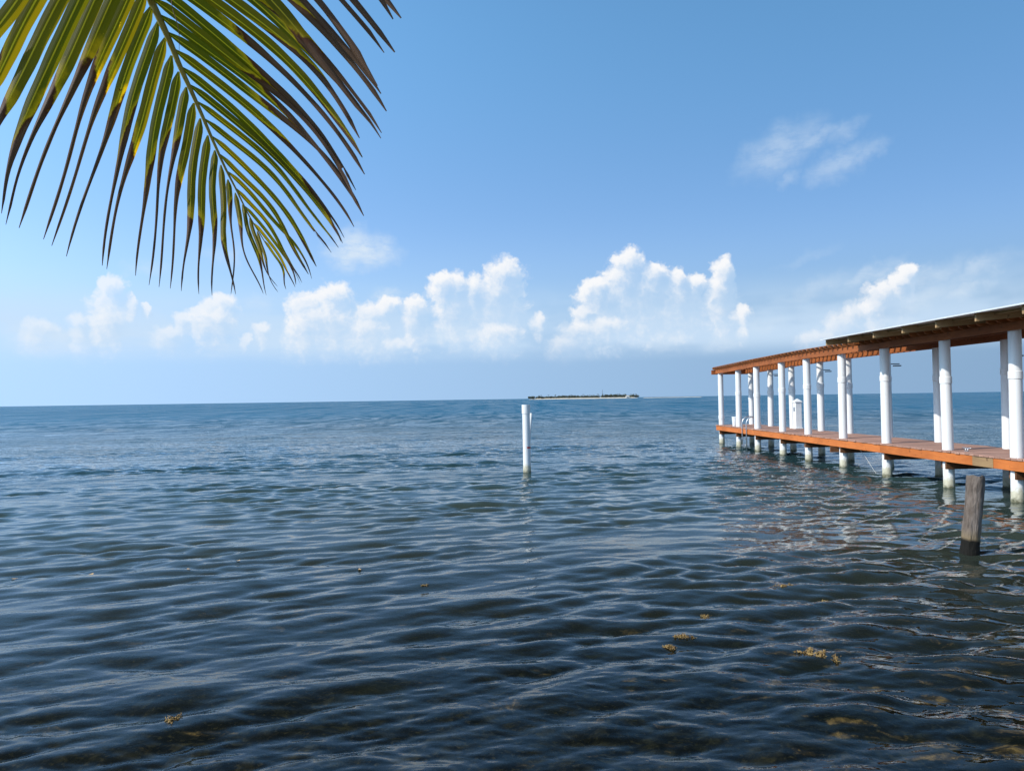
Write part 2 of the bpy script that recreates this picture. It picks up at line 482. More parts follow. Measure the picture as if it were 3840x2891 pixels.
# ------------------------------------------------------------------ materials
def wood_mat(name, col, col2, stretch, rough=0.7, spec=0.25, var=0.35):
    m, b, out = new_mat(name)
    tc = b.n('ShaderNodeTexCoord').outputs['Object']
    rnd = b.n('ShaderNodeObjectInfo').outputs['Random']
    off = b.v('ADD', tc, b.comb(b.m('MULTIPLY', rnd, 37.0), b.m('MULTIPLY', rnd, 11.0), 0.0))
    g = b.noise(b.v('MULTIPLY', off, stretch), 6.0, 5.0, 0.6, 0.4)
    big = b.noise(off, 1.1, 3.0, 0.55)
    c = b.mix(b.ss(g, 0.3, 0.75), col, col2)
    c = b.mix(b.ss(big, 0.35, 0.75, 0.0, 0.6), c, tuple(x * 0.62 for x in col2))
    dark = b.m('MULTIPLY_ADD', rnd, var, 1.0 - var * 0.5)
    c = b.mix(1.0, c, b.comb(dark, dark, dark), 'MULTIPLY')
    knot = b.noise(off, 9.0, 1.0, 0.4)
    c = b.mix(b.ss(knot, 0.70, 0.76, 0.0, 0.5), c, (0.06, 0.03, 0.015))
    principled(b, out, Base_Color=c, Roughness=rough, Specular_IOR_Level=spec, Normal=bump(b, g, 0.35, 0.004))
    return m


M = {}
M['fascia'] = wood_mat('stained_wood', (0.62, 0.19, 0.045), (0.50, 0.135, 0.030), (8, 0.7, 8), 0.6, var=0.15)
M['beam'] = wood_mat('beam_wood', (0.40, 0.125, 0.035), (0.26, 0.075, 0.022), (8, 0.7, 8), 0.65, var=0.25)
M['slat'] = wood_mat('slat_wood', (0.36, 0.125, 0.036), (0.22, 0.075, 0.025), (0.8, 9, 9), 0.65, var=0.4)
M['deck'] = wood_mat('deck_wood', (0.44, 0.255, 0.19), (0.34, 0.185, 0.135), (0.8, 9, 9), 0.75, var=0.35)
M['raw'] = wood_mat('raw_wood', (0.42, 0.28, 0.14), (0.32, 0.205, 0.10), (0.8, 9, 9), 0.75, var=0.3)
M['patch'] = wood_mat('repair_wood', (0.36, 0.23, 0.11), (0.28, 0.17, 0.085), (8, 0.7, 8), 0.75, var=0.1)
M['joist'] = wood_mat('joist_wood', (0.20, 0.085, 0.035), (0.13, 0.055, 0.025), (8, 1, 8), 0.8, var=0.3)


def pvc_mat():
    m, b, out = new_mat('white_pvc')
    tc = b.n('ShaderNodeTexCoord').outputs['Object']
    rnd = b.n('ShaderNodeObjectInfo').outputs['Random']
    tc = b.v('ADD', tc, b.comb(b.m('MULTIPLY', rnd, 13.0), 0.0, 0.0))
    z = b.xyz(b.n('ShaderNodeTexCoord').outputs['Object'])[2]
    n1 = b.noise(b.v('MULTIPLY', tc, (3, 3, .7)), 3.0, 4.0, 0.6)
    n2 = b.noise(tc, 16.0, 4.0, 0.65)
    c = b.mix(b.ss(n1, 0.45, 0.8, 0.0, 0.30), (0.74, 0.735, 0.72), (0.62, 0.615, 0.59))
    drip = b.noise(b.v('MULTIPLY', tc, (9, 9, .35)), 2.2, 4.0, 0.6)
    c = b.mix(b.ss(drip, 0.56, 0.78, 0.0, 0.45), c, (0.46, 0.42, 0.34))
    spot = b.noise(tc, 38.0, 2.0, 0.5)
    c = b.mix(b.ss(spot, 0.70, 0.76, 0.0, 0.5), c, (0.30, 0.27, 0.22))
    hz = b.m('MULTIPLY_ADD', b.m('SUBTRACT', n2, 0.5), 0.26, z)
    stain = b.ss(hz, 0.16, 0.30, 1.0, 0.0)
    weed = b.ss(hz, -0.02, 0.12, 1.0, 0.0)
    c = b.mix(b.m('MULTIPLY', stain, 0.7), c, (0.42, 0.37, 0.20))
    c = b.mix(b.m('MULTIPLY', weed, 0.92), c, (0.055, 0.055, 0.022))
    ro = b.ss(hz, 0.0, 0.4, 0.8, 0.36)
    principled(b, out, Base_Color=c, Roughness=ro, Specular_IOR_Level=0.4, Normal=bump(b, b.m('MULTIPLY', n2, stain), 0.8, 0.02))
    return m


M['pvc'] = pvc_mat()


def simple_mat(name, col, rough=0.5, metal=0.0, nscale=8.0, amt=0.25, bumpd=0.0):
    m, b, out = new_mat(name)
    tc = b.n('ShaderNodeTexCoord').outputs['Object']
    n = b.noise(tc, nscale, 4.0, 0.6)
    c = b.mix(b.ss(n, 0.35, 0.75), col, tuple(x * (1 - amt) for x in col))
    kw = dict(Base_Color=c, Roughness=rough, Metallic=metal)
    if bumpd:
        kw['Normal'] = bump(b, n, 0.6, bumpd)
    principled(b, out, **kw)
    return m


M['tin'] = simple_mat('galvanised_roof_sheet', (0.66, 0.67, 0.67), 0.45, 0.15, 2.0, 0.15)
M['steel'] = simple_mat('stainless_steel', (0.62, 0.62, 0.62), 0.32, 0.9, 10.0, 0.2)
M['white'] = simple_mat('white_plastic', (0.78, 0.78, 0.77), 0.45, 0.0, 6.0, 0.12)
M['dark'] = simple_mat('dark_metal', (0.05, 0.05, 0.055), 0.5, 0.3, 10.0, 0.3)
M['red'] = simple_mat('red_tape', (0.62, 0.03, 0.03), 0.5, 0.0, 10.0, 0.2)
M['rope'] = simple_mat('rope_fibre', (0.62, 0.60, 0.55), 0.8, 0.0, 30.0, 0.3)
M['sand'] = simple_mat('pale_sand', (0.62, 0.55, 0.44), 0.95, 0.0, 0.08, 0.25)
M['shore'] = simple_mat('shore_sand', (0.34, 0.29, 0.21), 0.95, 0.0, 1.5, 0.35, 0.03)
M['trunk'] = simple_mat('palm_trunk', (0.20, 0.165, 0.125), 0.9, 0.0, 9.0, 0.5, 0.02)


# ------------------------------------------------------------------ sea
def wave_tile(N, L, lmin, lmax, dirs, power, seed):
    rs = np.random.RandomState(seed)
    k1 = np.fft.fftfreq(N, L / N) * 2 * np.pi
    kx, ky = np.meshgrid(k1, k1, indexing='ij')
    k = np.hypot(kx, ky)
    k[0, 0] = 1e9
    lam = 2 * np.pi / k
    band = 1 / (1 + (lmin / lam) ** 8) / (1 + (lam / lmax) ** 8)
    th = np.arctan2(ky, kx)
    D = np.zeros_like(k)
    for (deg, spread, wt) in dirs:
        D += wt * np.exp(spread * (np.cos(2 * (th - R(deg))) - 1))
    A = k ** (-power) * band * D
    ph = rs.randn(N, N) + 1j * rs.randn(N, N)
    H = A * ph
    h = np.fft.ifft2(H).real
    s = h.std()
    dx = np.fft.ifft2(1j * kx / k * H).real / s
    dy = np.fft.ifft2(1j * ky / k * H).real / s
    return h / s, dx, dy, L, N


def samp(tile, x, y, rot):
    h, dx, dy, L, N = tile
    c, s = math.cos(rot), math.sin(rot)
    u = (c * x - s * y) / L * N
    v = (s * x + c * y) / L * N
    i = np.floor(u).astype(int)
    j = np.floor(v).astype(int)
    fu, fv = u - i, v - j
    i0, i1, j0, j1 = i % N, (i + 1) % N, j % N, (j + 1) % N
    r = []
    for a in (h, dx, dy):
        r.append((a[i0, j0] * (1 - fu) + a[i1, j0] * fu) * (1 - fv) + (a[i0, j1] * (1 - fu) + a[i1, j1] * fu) * fv)
    return r[0], c * r[1] + s * r[2], -s * r[1] + c * r[2]


def sstep(x, a, b):
    t = np.clip((x - a) / (b - a), 0, 1)
    return t * t * (3 - 2 * t)


# wave-crest normals, in degrees from +X; crests lie at right angles to them
T_SWELL = wave_tile(256, 41.0, 1.8, 6.0, [(100, 3, 1.0), (75, 3, .6)], 2.0, 11)
T_A = wave_tile(512, 23.0, .42, 1.7, [(122, 6.0, 1.0), (100, 4, .4)], 2.0, 5)
T_B = wave_tile(512, 19.0, .42, 1.7, [(72, 5.0, 1.0), (98, 4, .5)], 2.0, 6)
T_C = wave_tile(512, 9.1, .12, .66, [(116, 6.0, 1.0), (96, 3.0, .35)], 2.0, 7)
T_C2 = wave_tile(512, 8.3, .12, .66, [(76, 5.0, 1.0), (100, 3.0, .35)], 2.0, 17)
T_D = wave_tile(512, 3.7, .055, .17, [(108, 3.0, 1.0), (75, 2.5, .7)], 2.0, 8)


T_E = wave_tile(512, 17.0, .24, 1.2, [(102, 1.1, 1.0)], 1.7, 29)
T_G = wave_tile(256, 53.0, 2.2, 12.0, [(100, .4, 1.0)], 1.4, 23)


def sea_height(x, y):
    gust = np.clip(1.0 + .42 * samp(T_G, x, y, .3)[0], .25, 2.0)        # calm and ruffled patches
    d = np.hypot(x, y)
    gr = d * (0.004 + 0.008 * sstep(d, 35.0, 160.0))                                  # local mesh step
    f = lambda lam: sstep(lam / np.maximum(gr, 1e-4), 2.2, 5.5)
    open_ = sstep(y, 9.0, 34.0)
    chop = sstep(d, 7.0, 17.0)
    lng = .74 - .44 * chop
    rgt = sstep(x / np.maximum(y, 1), -0.05, 0.38)
    near = 0.75 + 0.25 * sstep(y, 3.0, 9.0)
    H = np.zeros_like(x); DX = np.zeros_like(x); DY = np.zeros_like(x)
    for tile, amp, lam, ch in ((T_SWELL, WAVE[0] * (0.30 + 0.70 * open_), 4.0, .8),
                               (T_A, lng * WAVE[1] * (1 - .60 * rgt) * near * (0.85 + .7 * open_), .8, .9),
                               (T_B, lng * WAVE[1] * (.35 + .40 * rgt) * near * (0.85 + .7 * open_), .8, .9),
                               (T_E, gust * WAVE[4] * (.62 + .38 * chop), .5, 1.0),
                               (T_C, lng * gust * WAVE[2] * (1 - .65 * rgt) * (0.95 + .35 * open_), .27, 1.15),
                               (T_C2, lng * gust * WAVE[2] * (.25 + .70 * rgt) * (0.95 + .35 * open_), .27, 1.15),
                               (T_D, gust * WAVE[3] * (1.0 + .5 * open_), .10, .6)):
        h, dx, dy = samp(tile, x, y, 0.0)
        a = amp * f(lam)
        H += a * h; DX += a * ch * dx; DY += a * ch * dy
    return H, DX, DY


WAVE = (0.022, 0.0145, 0.0074, 0.0014, 0.0155)


def build_sea():
    rs = [1.2]
    while rs[-1] < 40000:
        r = rs[-1]
        step = min(max(r * r / 1100.0, 0.013), (0.004 + 0.008 * float(sstep(r, 35.0, 160.0))) * r) if r < 900 else 0.03 * r
        rs.append(r + step)
    rs = np.array(rs)
    inner = np.arange(-R(41), R(41), 0.0026)
    left = -R(41) - np.linspace(R(52), 0.006, 70)
    ang = np.concatenate([left, inner, -left[::-1]])
    A, RR = np.meshgrid(ang, rs, indexing='ij')
    X = RR * np.sin(A)
    Y = RR * np.cos(A)
    H, DX, DY = sea_height(X, Y)
    co = np.stack([X - DX, Y - DY, H], -1).reshape(-1, 3).astype(np.float32)
    na, nr = A.shape
    idx = np.arange(na * nr).reshape(na, nr)
    q = np.stack([idx[:-1, :-1], idx[:-1, 1:], idx[1:, 1:], idx[1:, :-1]], -1).reshape(-1, 4)[:, ::-1]
    me = bpy.data.meshes.new('sea')
    me.vertices.add(len(co))
    me.vertices.foreach_set('co', co.ravel())
    me.loops.add(q.size)
    me.loops.foreach_set('vertex_index', q.ravel().astype(np.int32))
    me.polygons.add(len(q))
    me.polygons.foreach_set('loop_start', np.arange(0, q.size, 4, dtype=np.int32))
    me.update(calc_edges=True)
    me.polygons.foreach_set('use_smooth', np.ones(len(q), dtype=bool))
    return me


def sea_mat():
    m, b, out = new_mat('sea_water')
    pos = b.n('ShaderNodeNewGeometry').outputs['Position']
    x, y, z = b.xyz(pos)
    d = b.m('SQRT', b.m('ADD', b.m('MULTIPLY', x, x), b.m('MULTIPLY', y, y)))
    # ripples too fine for the mesh
    flat = b.v('MULTIPLY', pos, (1.0, 1.0, 0.0))
    n_f = b.noise(b.v('MULTIPLY', flat, (0.75, 1.25, 1)), 11.0, 2.0, 0.5, 0.4)
    n_m = b.noise(b.v('MULTIPLY', flat, (0.7, 1.25, 1)), 3.4, 3.0, 0.6, 0.3)
    n_l = b.noise(b.v('MULTIPLY', flat, (0.5, 1.2, 1)), 0.42, 2.0, 0.5, 0.2)
    gust = b.noise(flat, 0.16, 3.0, 0.55)
    gk = b.ss(gust, 0.3, 0.7, 0.55, 1.2)
    hf = b.m('MULTIPLY', b.m('MULTIPLY', n_f, 0.0035), gk)
    hm = b.m('MULTIPLY', n_m, b.ss(d, 8.0, 45.0, 0.0, 0.085))
    hl = b.m('MULTIPLY', n_l, b.ss(d, 45.0, 260.0, 0.0, 0.40))
    h = b.m('ADD', hf, b.m('ADD', hm, hl))
    nrm = bump(b, h, 1.0, 1.0)
    # out at sea one sees the shoreward faces of the waves, in patches of rougher and calmer water
    p1 = b.noise(b.v('MULTIPLY', flat, (1.0, 0.20, 1)), 0.60, 3.0, 0.6)
    p2 = b.noise(b.v('MULTIPLY', flat, (1.0, 0.09, 1)), 0.17, 3.0, 0.6)
    fk = b.ss(d, 60.0, 260.0)
    patch = b.m('ADD', b.m('MULTIPLY', p2, fk), b.m('MULTIPLY', p1, b.m('SUBTRACT', 1.0, fk)))
    lean = b.m('MULTIPLY', b.ss(patch, 0.30, 0.70, 0.07, -0.34), b.ss(d, 25.0, 90.0))
    nrm = b.v('NORMALIZE', b.v('ADD', nrm, b.comb(0.0, lean, 0.0)))
    streak = b.ss(b.noise(b.v('MULTIPLY', flat, (0.35, 1.0, 1)), 0.11, 4.0, 0.6), 0.3, 0.7, 0.85, 1.1)
    # what the water itself sends back: clear over the shallow weed bed, then blue-green with depth
    big = b.noise(flat, 0.045, 3.0, 0.5)
    body = b.mix(b.ss(d, 5.0, 26.0), (0.054, 0.062, 0.043), (0.020, 0.047, 0.050))
    body = b.mix(b.ss(d, 14.0, 130.0), body, (0.009, 0.098, 0.168))
    body = b.mix(b.ss(big, 0.35, 0.7, 0.0, 0.5), body, b.mix(1.0, body, (0.6, 0.8, 0.9), 'MULTIPLY'))
    murk = b.ss(d, 3.6, 17.0, 0.02, 1.0)
    dif = b.n('ShaderNodeBsdfDiffuse')
    b.link(body, dif.inputs['Color'])
    tr = b.n('ShaderNodeBsdfTransparent')
    tr.inputs['Color'].default_value = (0.74, 0.74, 0.62, 1)
    under = b.n('ShaderNodeMixShader')
    b.link(murk, under.inputs[0])
    b.link(tr.outputs[0], under.inputs[1])
    b.link(dif.outputs[0], under.inputs[2])
    gl = b.n('ShaderNodeBsdfGlossy')
    gl.inputs['Color'].default_value = (1, 1, 1, 1)
    b.link(b.ss(d, 10.0, 400.0, 0.02, 0.14), gl.inputs['Roughness'])
    b.link(nrm, gl.inputs['Normal'])
    fr = b.n('ShaderNodeFresnel')
    fr.inputs['IOR'].default_value = 1.333
    b.link(nrm, fr.inputs['Normal'])
    mx = b.n('ShaderNodeMixShader')
    # far off the waves shade each other: the rough sea mirrors less than a flat one
    b.link(b.m('MULTIPLY', fr.outputs[0], b.m('MULTIPLY', b.ss(d, 25.0, 150.0, 1.0, 0.58), streak)), mx.inputs[0])
    b.link(under.outputs[0], mx.inputs[1])
    b.link(gl.outputs[0], mx.inputs[2])
    b.link(mx.outputs[0], out.inputs['Surface'])
    return m


sea = link('sea', build_sea(), sea_mat())
tag(sea, 'blue-green rippling sea reaching to the horizon', kind='structure')


# the weedy sea bed under the shallows
def seabed():
    N = 220
    vs, fs = [], []
    random.seed(4)
    from mathutils import noise as mn
    for j in range(N + 1):
        y = -1.0 + 46.0 * (j / N) ** 1.7
        for i in range(N + 1):
            x = (i / N - .5) * (16 + y * 2.4)
            dp = 0.42 + 0.085 * max(y - 2, 0) ** 0.85
            dp += -0.11 * mn.fractal(Vector((x * 1.5, y * 1.5, 3)), 0.9, 2.0, 6)
            vs.append((x, y, -max(dp, .25)))
    for j in range(N):
        for i in range(N):
            a = j * (N + 1) + i
            fs.append((a, a + 1, a + N + 2, a + N + 1))
    return mesh('sea_bed', vs, fs, True)


def bed_mat():
    m, b, out = new_mat('weedy_sea_bed')
    pos = b.n('ShaderNodeNewGeometry').outputs['Position']
    n1 = b.noise(pos, 0.55, 4.0, 0.55)
    n2 = b.noise(pos, 5.0, 5.0, 0.65, 0.6)
    n3 = b.noise(pos, 19.0, 4.0, 0.6)
    vo = b.n('ShaderNodeTexVoronoi', feature='F1')
    b.put(vo.inputs['Vector'], b.v('MULTIPLY_ADD', b.noise(pos, 3.0, 3.0, 0.5, col=True), (0.5, 0.5, 0.5), pos))
    b.put(vo.inputs['Scale'], 5.5)
    c = b.mix(b.ss(n2, 0.35, 0.7), (0.030, 0.026, 0.013), (0.32, 0.225, 0.105))
    c = b.mix(b.ss(vo.outputs['Distance'], 0.25, 0.62, 0.0, 0.85), c, (0.010, 0.009, 0.006))
    c = b.mix(b.ss(n3, 0.52, 0.72, 0.0, 0.7), c, (0.44, 0.30, 0.13))
    x, y, z = b.xyz(pos)
    sandy = b.m('MULTIPLY', b.ss(n1, 0.52, 0.74), b.ss(y, 4.8, 8.0))
    c = b.mix(sandy, c, (0.16, 0.145, 0.085))
    principled(b, out, Base_Color=c, Roughness=0.95, Specular_IOR_Level=0.1, Normal=bump(b, n2, 0.8, 0.06))
    return m


tag(link('sea_bed', seabed(), bed_mat()), 'dark weedy sea bed under the shallow water', kind='structure')


# the shore the photographer stands on
def shore():
    N = 60
    from mathutils import noise as mn
    vs, fs = [], []
    for j in range(N + 1):
        y = 1.5 - 26 * j / N
        for i in range(N + 1):
            x = (i / N - .5) * 90
            e = 0.45 * min(max((1.0 - y) / 1.2, -1.2), 1) + 0.05 * mn.fractal(Vector((x * .5, y * .5, 1)), 1, 2, 3)
            vs.append((x, y, e))
    for j in range(N):
        for i in range(N):
            a = j * (N + 1) + i
            fs.append((a, a + N + 1, a + N + 2, a + 1))
    return mesh('shore', vs, fs, True)


tag(link('shore', shore(), M['shore']), 'sandy shore where the photograph is taken from', kind='structure')

# ------------------------------------------------------------------ far island
ISL_Y = 1500.0


def island_mesh(x0, x1, y0, y1, top, seed, nx=70, ny=10):
    from mathutils import noise as mn
    vs, fs = [], []
    for j in range(ny + 1):
        for i in range(nx + 1):
            u, v = i / nx, j / ny
            x = x0 + (x1 - x0) * u
            y = y0 + (y1 - y0) * v
            e = min(u, 1 - u) * 14
            w = min(v, 1 - v) * 5
            k = min(1, e) * min(1, w)
            vs.append((x, y + 6 * mn.noise(Vector((x * .03, seed, 0))), -0.8 + (top + .8) * k + .25 * mn.noise(Vector((x * .1, y * .1, seed)))))
    for j in range(ny):
        for i in range(nx):
            a = j * (nx + 1) + i
            fs.append((a, a + 1, a + nx + 2, a + nx + 1))
    return mesh('island', vs, fs, True)


tag(link('island', island_mesh(30, 264, ISL_Y, ISL_Y + 90, 2.1, 1), M['sand']),
    'low sandy island on the horizon', kind='structure')
tag(link('sandbar', island_mesh(272, 400, ISL_Y + 30, ISL_Y + 80, 0.75, 5), M['sand']),
    'thin pale sandbar beside the far island', kind='structure')


def leaf_mat_far():
    m, b, out = new_mat('island_foliage')
    pos = b.n('ShaderNodeNewGeometry').outputs['Position']
    n = b.noise(pos, 0.25, 4.0, 0.6)
    c = b.mix(b.ss(n, 0.3, 0.7), (0.045, 0.056, 0.040), (0.10, 0.105, 0.07))
    principled(b, out, Base_Color=c, Roughness=0.8, Specular_IOR_Level=0.2)
    return m


def island_wood():
    random.seed(21)
    vs, fs = [], []

    def blob(x, y, z, rx, rz, leaves):
        for _ in range(leaves):
            a = random.uniform(0, 6.283)
            t = math.acos(random.uniform(-.7, 1))
            r = random.uniform(.6, 1.0)
            p = Vector((x + rx * r * math.sin(t) * math.cos(a), y + rx * r * math.sin(t) * math.sin(a), z + rz * r * math.cos(t)))
            n = Vector((random.gauss(0, 1), random.gauss(0, 1), random.gauss(0, 1))).normalized()
            u = n.orthogonal().normalized()
            v = n.cross(u)
            s = random.uniform(.45, .9) * rx * .42
            k = len(vs)
            for (i, j) in ((-1, -.6), (1, -.6), (1, .6), (-1, .6)):
                vs.append(p + u * s * i + v * s * j)
            fs.append((k, k + 1, k + 2, k + 3))
    for _ in range(330):
        u = random.random()
        x = 34 + u * 226
        y = ISL_Y + 26 + random.random() * 40
        hgt = (4.0 + 2.2 * (0.5 + .5 * math.sin(u * 17 + 1.3)) * (.35 + .65 * u)) * random.uniform(.75, 1.2)
        if u < .25:
            y -= 20 * (1 - u * 4)
            hgt *= 1.0
        rx = random.uniform(1.8, 3.6)
        blob(x, y, 1.4 + hgt * .55, rx, hgt * .5, 26)
    for _ in range(46):     # palms standing above the scrub
        u = random.choice([random.random(), random.uniform(.5, 1)])
        x = 40 + u * 220
        y = ISL_Y + 24 + random.random() * 30
        hgt = random.uniform(6.5, 9.2)
        k = len(vs)
        for (dx, zz) in ((-.16, 1), (.16, 1), (.12, hgt), (-.12, hgt)):
            vs.append(Vector((x + dx, y, zz)))
        fs.append((k, k + 1, k + 2, k + 3))
        for f in range(11):
            a = f / 11 * 6.283 + random.random()
            dr = Vector((math.cos(a), math.sin(a), 0))
            sd = Vector((-dr.y, dr.x, 0)) * .45
            L = random.uniform(1.6, 2.4)
            pts = [Vector((x, y, hgt)), Vector((x, y, hgt + .5)) + dr * L * .5, Vector((x, y, hgt - .7)) + dr * L]
            k = len(vs)
            for p, w in zip(pts, (.4, 1, .3)):
                vs.append(p - sd * w)
                vs.append(p + sd * w)
            fs.append((k, k + 1, k + 3, k + 2))
            fs.append((k + 2, k + 3, k + 5, k + 4))
    return mesh('island_wood', vs, fs)


tag(link('island_wood', island_wood(), leaf_mat_far()), 'dark green trees and palms covering the far island', 'trees', kind='stuff')

mast = empty('radio_mast', (188, ISL_Y + 40, 1.6))
tag(mast, 'thin grey mast rising above the trees of the far island', 'mast')
link('pole', tube('mast_pole', [(0, 0, 0), (0, 0, 9), (0, 0, 17)], [.45, .32, .22], 8), M['dark'], mast)
link('antenna', tube('mast_antenna', [(-.6, 0, 13.4), (.6, 0, 13.4)], .12, 6), M['dark'], mast)

hut = empty('beach_house', (235, ISL_Y + 8, 1.2))
tag(hut, 'small white house at the right end of the far island beach', 'house')
link('wall', box_mesh('hut_wall', -3.6, 3.6, -2.6, 2.6, 0, 2.7), M['white'], hut)
rf = mesh('hut_roof', [(-4.2, -3.2, 2.6), (4.2, -3.2, 2.6), (4.2, 3.2, 2.6), (-4.2, 3.2, 2.6), (-2.4, 0, 4.3), (2.4, 0, 4.3)],
          [(0, 1, 5, 4), (1, 2, 5), (2, 3, 4, 5), (3, 0, 4), (3, 2, 1, 0)])
link('roof', rf, M['sand'], hut)
link('door', box_mesh('hut_door', -.5, .5, -2.68, -2.603, 0.0, 2.0), M['dark'], hut)

# ------------------------------------------------------------------ the pier
pier = empty('covered_pier', (8.70, 30.80, 0.0), R(1.5))
tag(pier, 'long orange-stained wooden pier on white round piles with slatted and tin roof', 'pier')
DECK = 0.80
U = [0.0, 2.1, 4.2, 6.5, 8.4, 10.65, 12.9, 15.3, 17.35, 19.5, 21.6]
BEAM = [2.93, 2.97, 3.02, 3.06, 3.075, 3.08, 3.08, 3.085, 3.10, 3.11, 3.12]     # underside of the roof beams
COUP_F = [1.12, 2.08, 2.0, 2.15, 2.23, 2.38, 2.36, 2.26, 2.30, 2.3, 2.3]
COUP_B = [1.9, 2.1, 2.15, 2.3, 2.25, 2.4, 2.35, 2.43, 2.3, 2.3, 2.3]
ROW = 1.27
UEND = 22.3
HEAD = -0.22


def beam_z(u):
    return float(np.interp(u, U, BEAM))


def pile_mesh(r, top, coup, depth=1.6):
    prof = [(r, -depth)]
    zz = -depth + .2
    prof += [(r, -.3), (r * 1.012, -.05), (r * 1.03, 0.03), (r * 1.012, .1), (r, .2), (r, .8)]
    if coup > .9:
        prof += [(r, coup - .075), (r * 1.10, coup - .065), (r * 1.10, coup + .065), (r * 0.99, coup + .075)]
    prof += [(r * .99, top)]
    prof = sorted(set(prof), key=lambda p: p[1])
    return lathe('pile', prof, 28)


random.seed(8)
for i, u in enumerate(U):
    for side in (0, 1):
        r = 0.108
        me = pile_mesh(r, BEAM[i] + 0.02, (COUP_F, COUP_B)[side][i])
        o = link('pile', me, M['pvc'], pier, (side * ROW + random.uniform(-.02, .02), -u, 0),
                 (random.uniform(-.006, .006), random.uniform(-.009, .003), random.uniform(0, 6)))

# deck boards, one by one
bw, gap = 0.138, 0.008
nb = int((UEND - HEAD) / (bw + gap))
dm = box_mesh('deck_board', -.205, ROW + .205, -bw / 2, bw / 2, DECK - .034, DECK, 0.004)
dm.materials.append(M['deck'])
for k in range(nb):
    u = HEAD + (k + .5) * (bw + gap)
    link('deck_board', dm, None, pier, (random.uniform(-.012, .012), -u, random.uniform(-.003, .003)), (0, 0, random.uniform(-.004, .004)))

# fascia boards along both sides of the deck, in lengths; one short repair piece is bare wood
FX = -.165
cuts = [HEAD + .02, 4.25, 8.45, 12.9, 16.35, 16.95, 19.6, UEND]
for a, c in zip(cuts[:-1], cuts[1:]):
    mt = M['patch'] if abs(a - 16.35) < .01 else M['fascia']
    dx = .004 if mt is M['patch'] else 0
    o = link('fascia_board', box_mesh('fascia', FX - .02 - dx, FX + .02 - dx, -c + .003, -a - .003, DECK - .225, DECK - .037, .004), mt, pier)
    if mt is M['patch']:
        o['label'] = 'short bare wood repair piece in the orange edge board'
cuts = [HEAD + .02, 5.0, 9.6, 14.1, 18.8, UEND]
for a, c in zip(cuts[:-1], cuts[1:]):
    link('fascia_board', box_mesh('fascia', ROW - FX - .02, ROW - FX + .02, -c + .003, -a - .003, DECK - .225, DECK - .037, .004), M['fascia'], pier)
link('end_board', box_mesh('end_board', FX + .021, ROW - FX - .021, -HEAD - .06, -HEAD - .02, DECK - .225, DECK - .037, .004), M['fascia'], pier)
# bearers clamped to the piles, joist down the middle
for i, u in enumerate(U):
    for s in (-1, 1):
        link('bearer', box_mesh('bearer', (-.30 if i == 5 else -.06) if s > 0 else -.15, ROW + .25, -u + s * .137 - .022, -u + s * .137 + .022, DECK - .385, DECK - .228, .004), M['joist'], pier)
for xx in (ROW * .36, ROW * .68):
    link('joist', box_mesh('joist', xx - .022, xx + .022, -UEND + .05, -HEAD - .07, DECK - .226, DECK - .036, 0), M['joist'], pier)

# roof beams along the tops of the piles, one length per bay
for xx in (0.0, ROW):
    for s in (-1, 1):
        brk = [-.28, U[2], U[4], U[6], U[8], UEND] if s < 0 else [-.28, U[1], U[3], U[5], U[7], U[9], UEND]
        for a, c in zip(brk[:-1], brk[1:]):
            kn = [a] + [q for q in U if a < q < c] + [c]
            vs, fs = [], []
            for q in kn:
                z = beam_z(q)
                for (px, pz) in ((-.02, 0), (.02, 0), (.02, .15), (-.02, .15)):
                    yy = -q - (.003 if q == a else -.003 if q == c else 0)
                    vs.append((xx + s * .129 + px, yy, z + pz))
            n = len(kn)
            for k in range(n - 1):
                for e in range(4):
                    f = (e + 1) % 4
                    fs.append((k * 4 + e, k * 4 + f, k * 4 + 4 + f, k * 4 + 4 + e))
            fs.append((0, 3, 2, 1))
            fs.append(tuple((n - 1) * 4 + e for e in range(4)))
            link('roof_beam', mesh('roof_beam', vs, fs), M['beam'], pier)
# end header across the seaward end
link('roof_beam', box_mesh('end_header', -.31, ROW + .31, .29, .33, beam_z(0) - .035, beam_z(0) + .15, .004), M['beam'], pier)

# the slatted pergola: cross slats with notched tails
prof = [(-.29, .045), (-.29, .094), (ROW + .29, .094), (ROW + .29, .045), (ROW + .26, .020), (ROW + .20, .0), (-.20, .0), (-.26, .020)]
vs = [(x, y, z) for y in (-.019, .019) for x, z in prof]
n = len(prof)
fs = [tuple(range(n - 1, -1, -1)), tuple(range(n, 2 * n))] + [(k, (k + 1) % n, n + (k + 1) % n, n + k) for k in range(n)]
sm = mesh('slat', vs, fs)
sm.materials.append(M['slat'])
k = 0
u = -.24
while u < UEND:
    link('slat', sm, None, pier, (random.uniform(-.012, .012), -u, beam_z(u) + .152), (0, 0, random.uniform(-.006, .006)))
    u += .283
# thin battens lying along the slats
for xx in (-.24, ROW * .5, ROW + .24):
    kn = [-.27, U[2], U[5]]
    for a, c in ((-.27, U[2]), (U[2], U[4]), (U[4], 11.6)):
        link('batten', prism_between('batten', (xx, -a - .002, beam_z(a) + .2475), (xx, -c + .002, beam_z(c) + .2475), .045, .02, 0), M['slat'], pier)

# tin roof over the landward half: rafters and corrugated sheets, falling to the front
RU0 = 12.05
EAVE = -1.12
BACK = ROW + .55


def roof_z(x):
    return 3.365 + .085 * (x - EAVE)


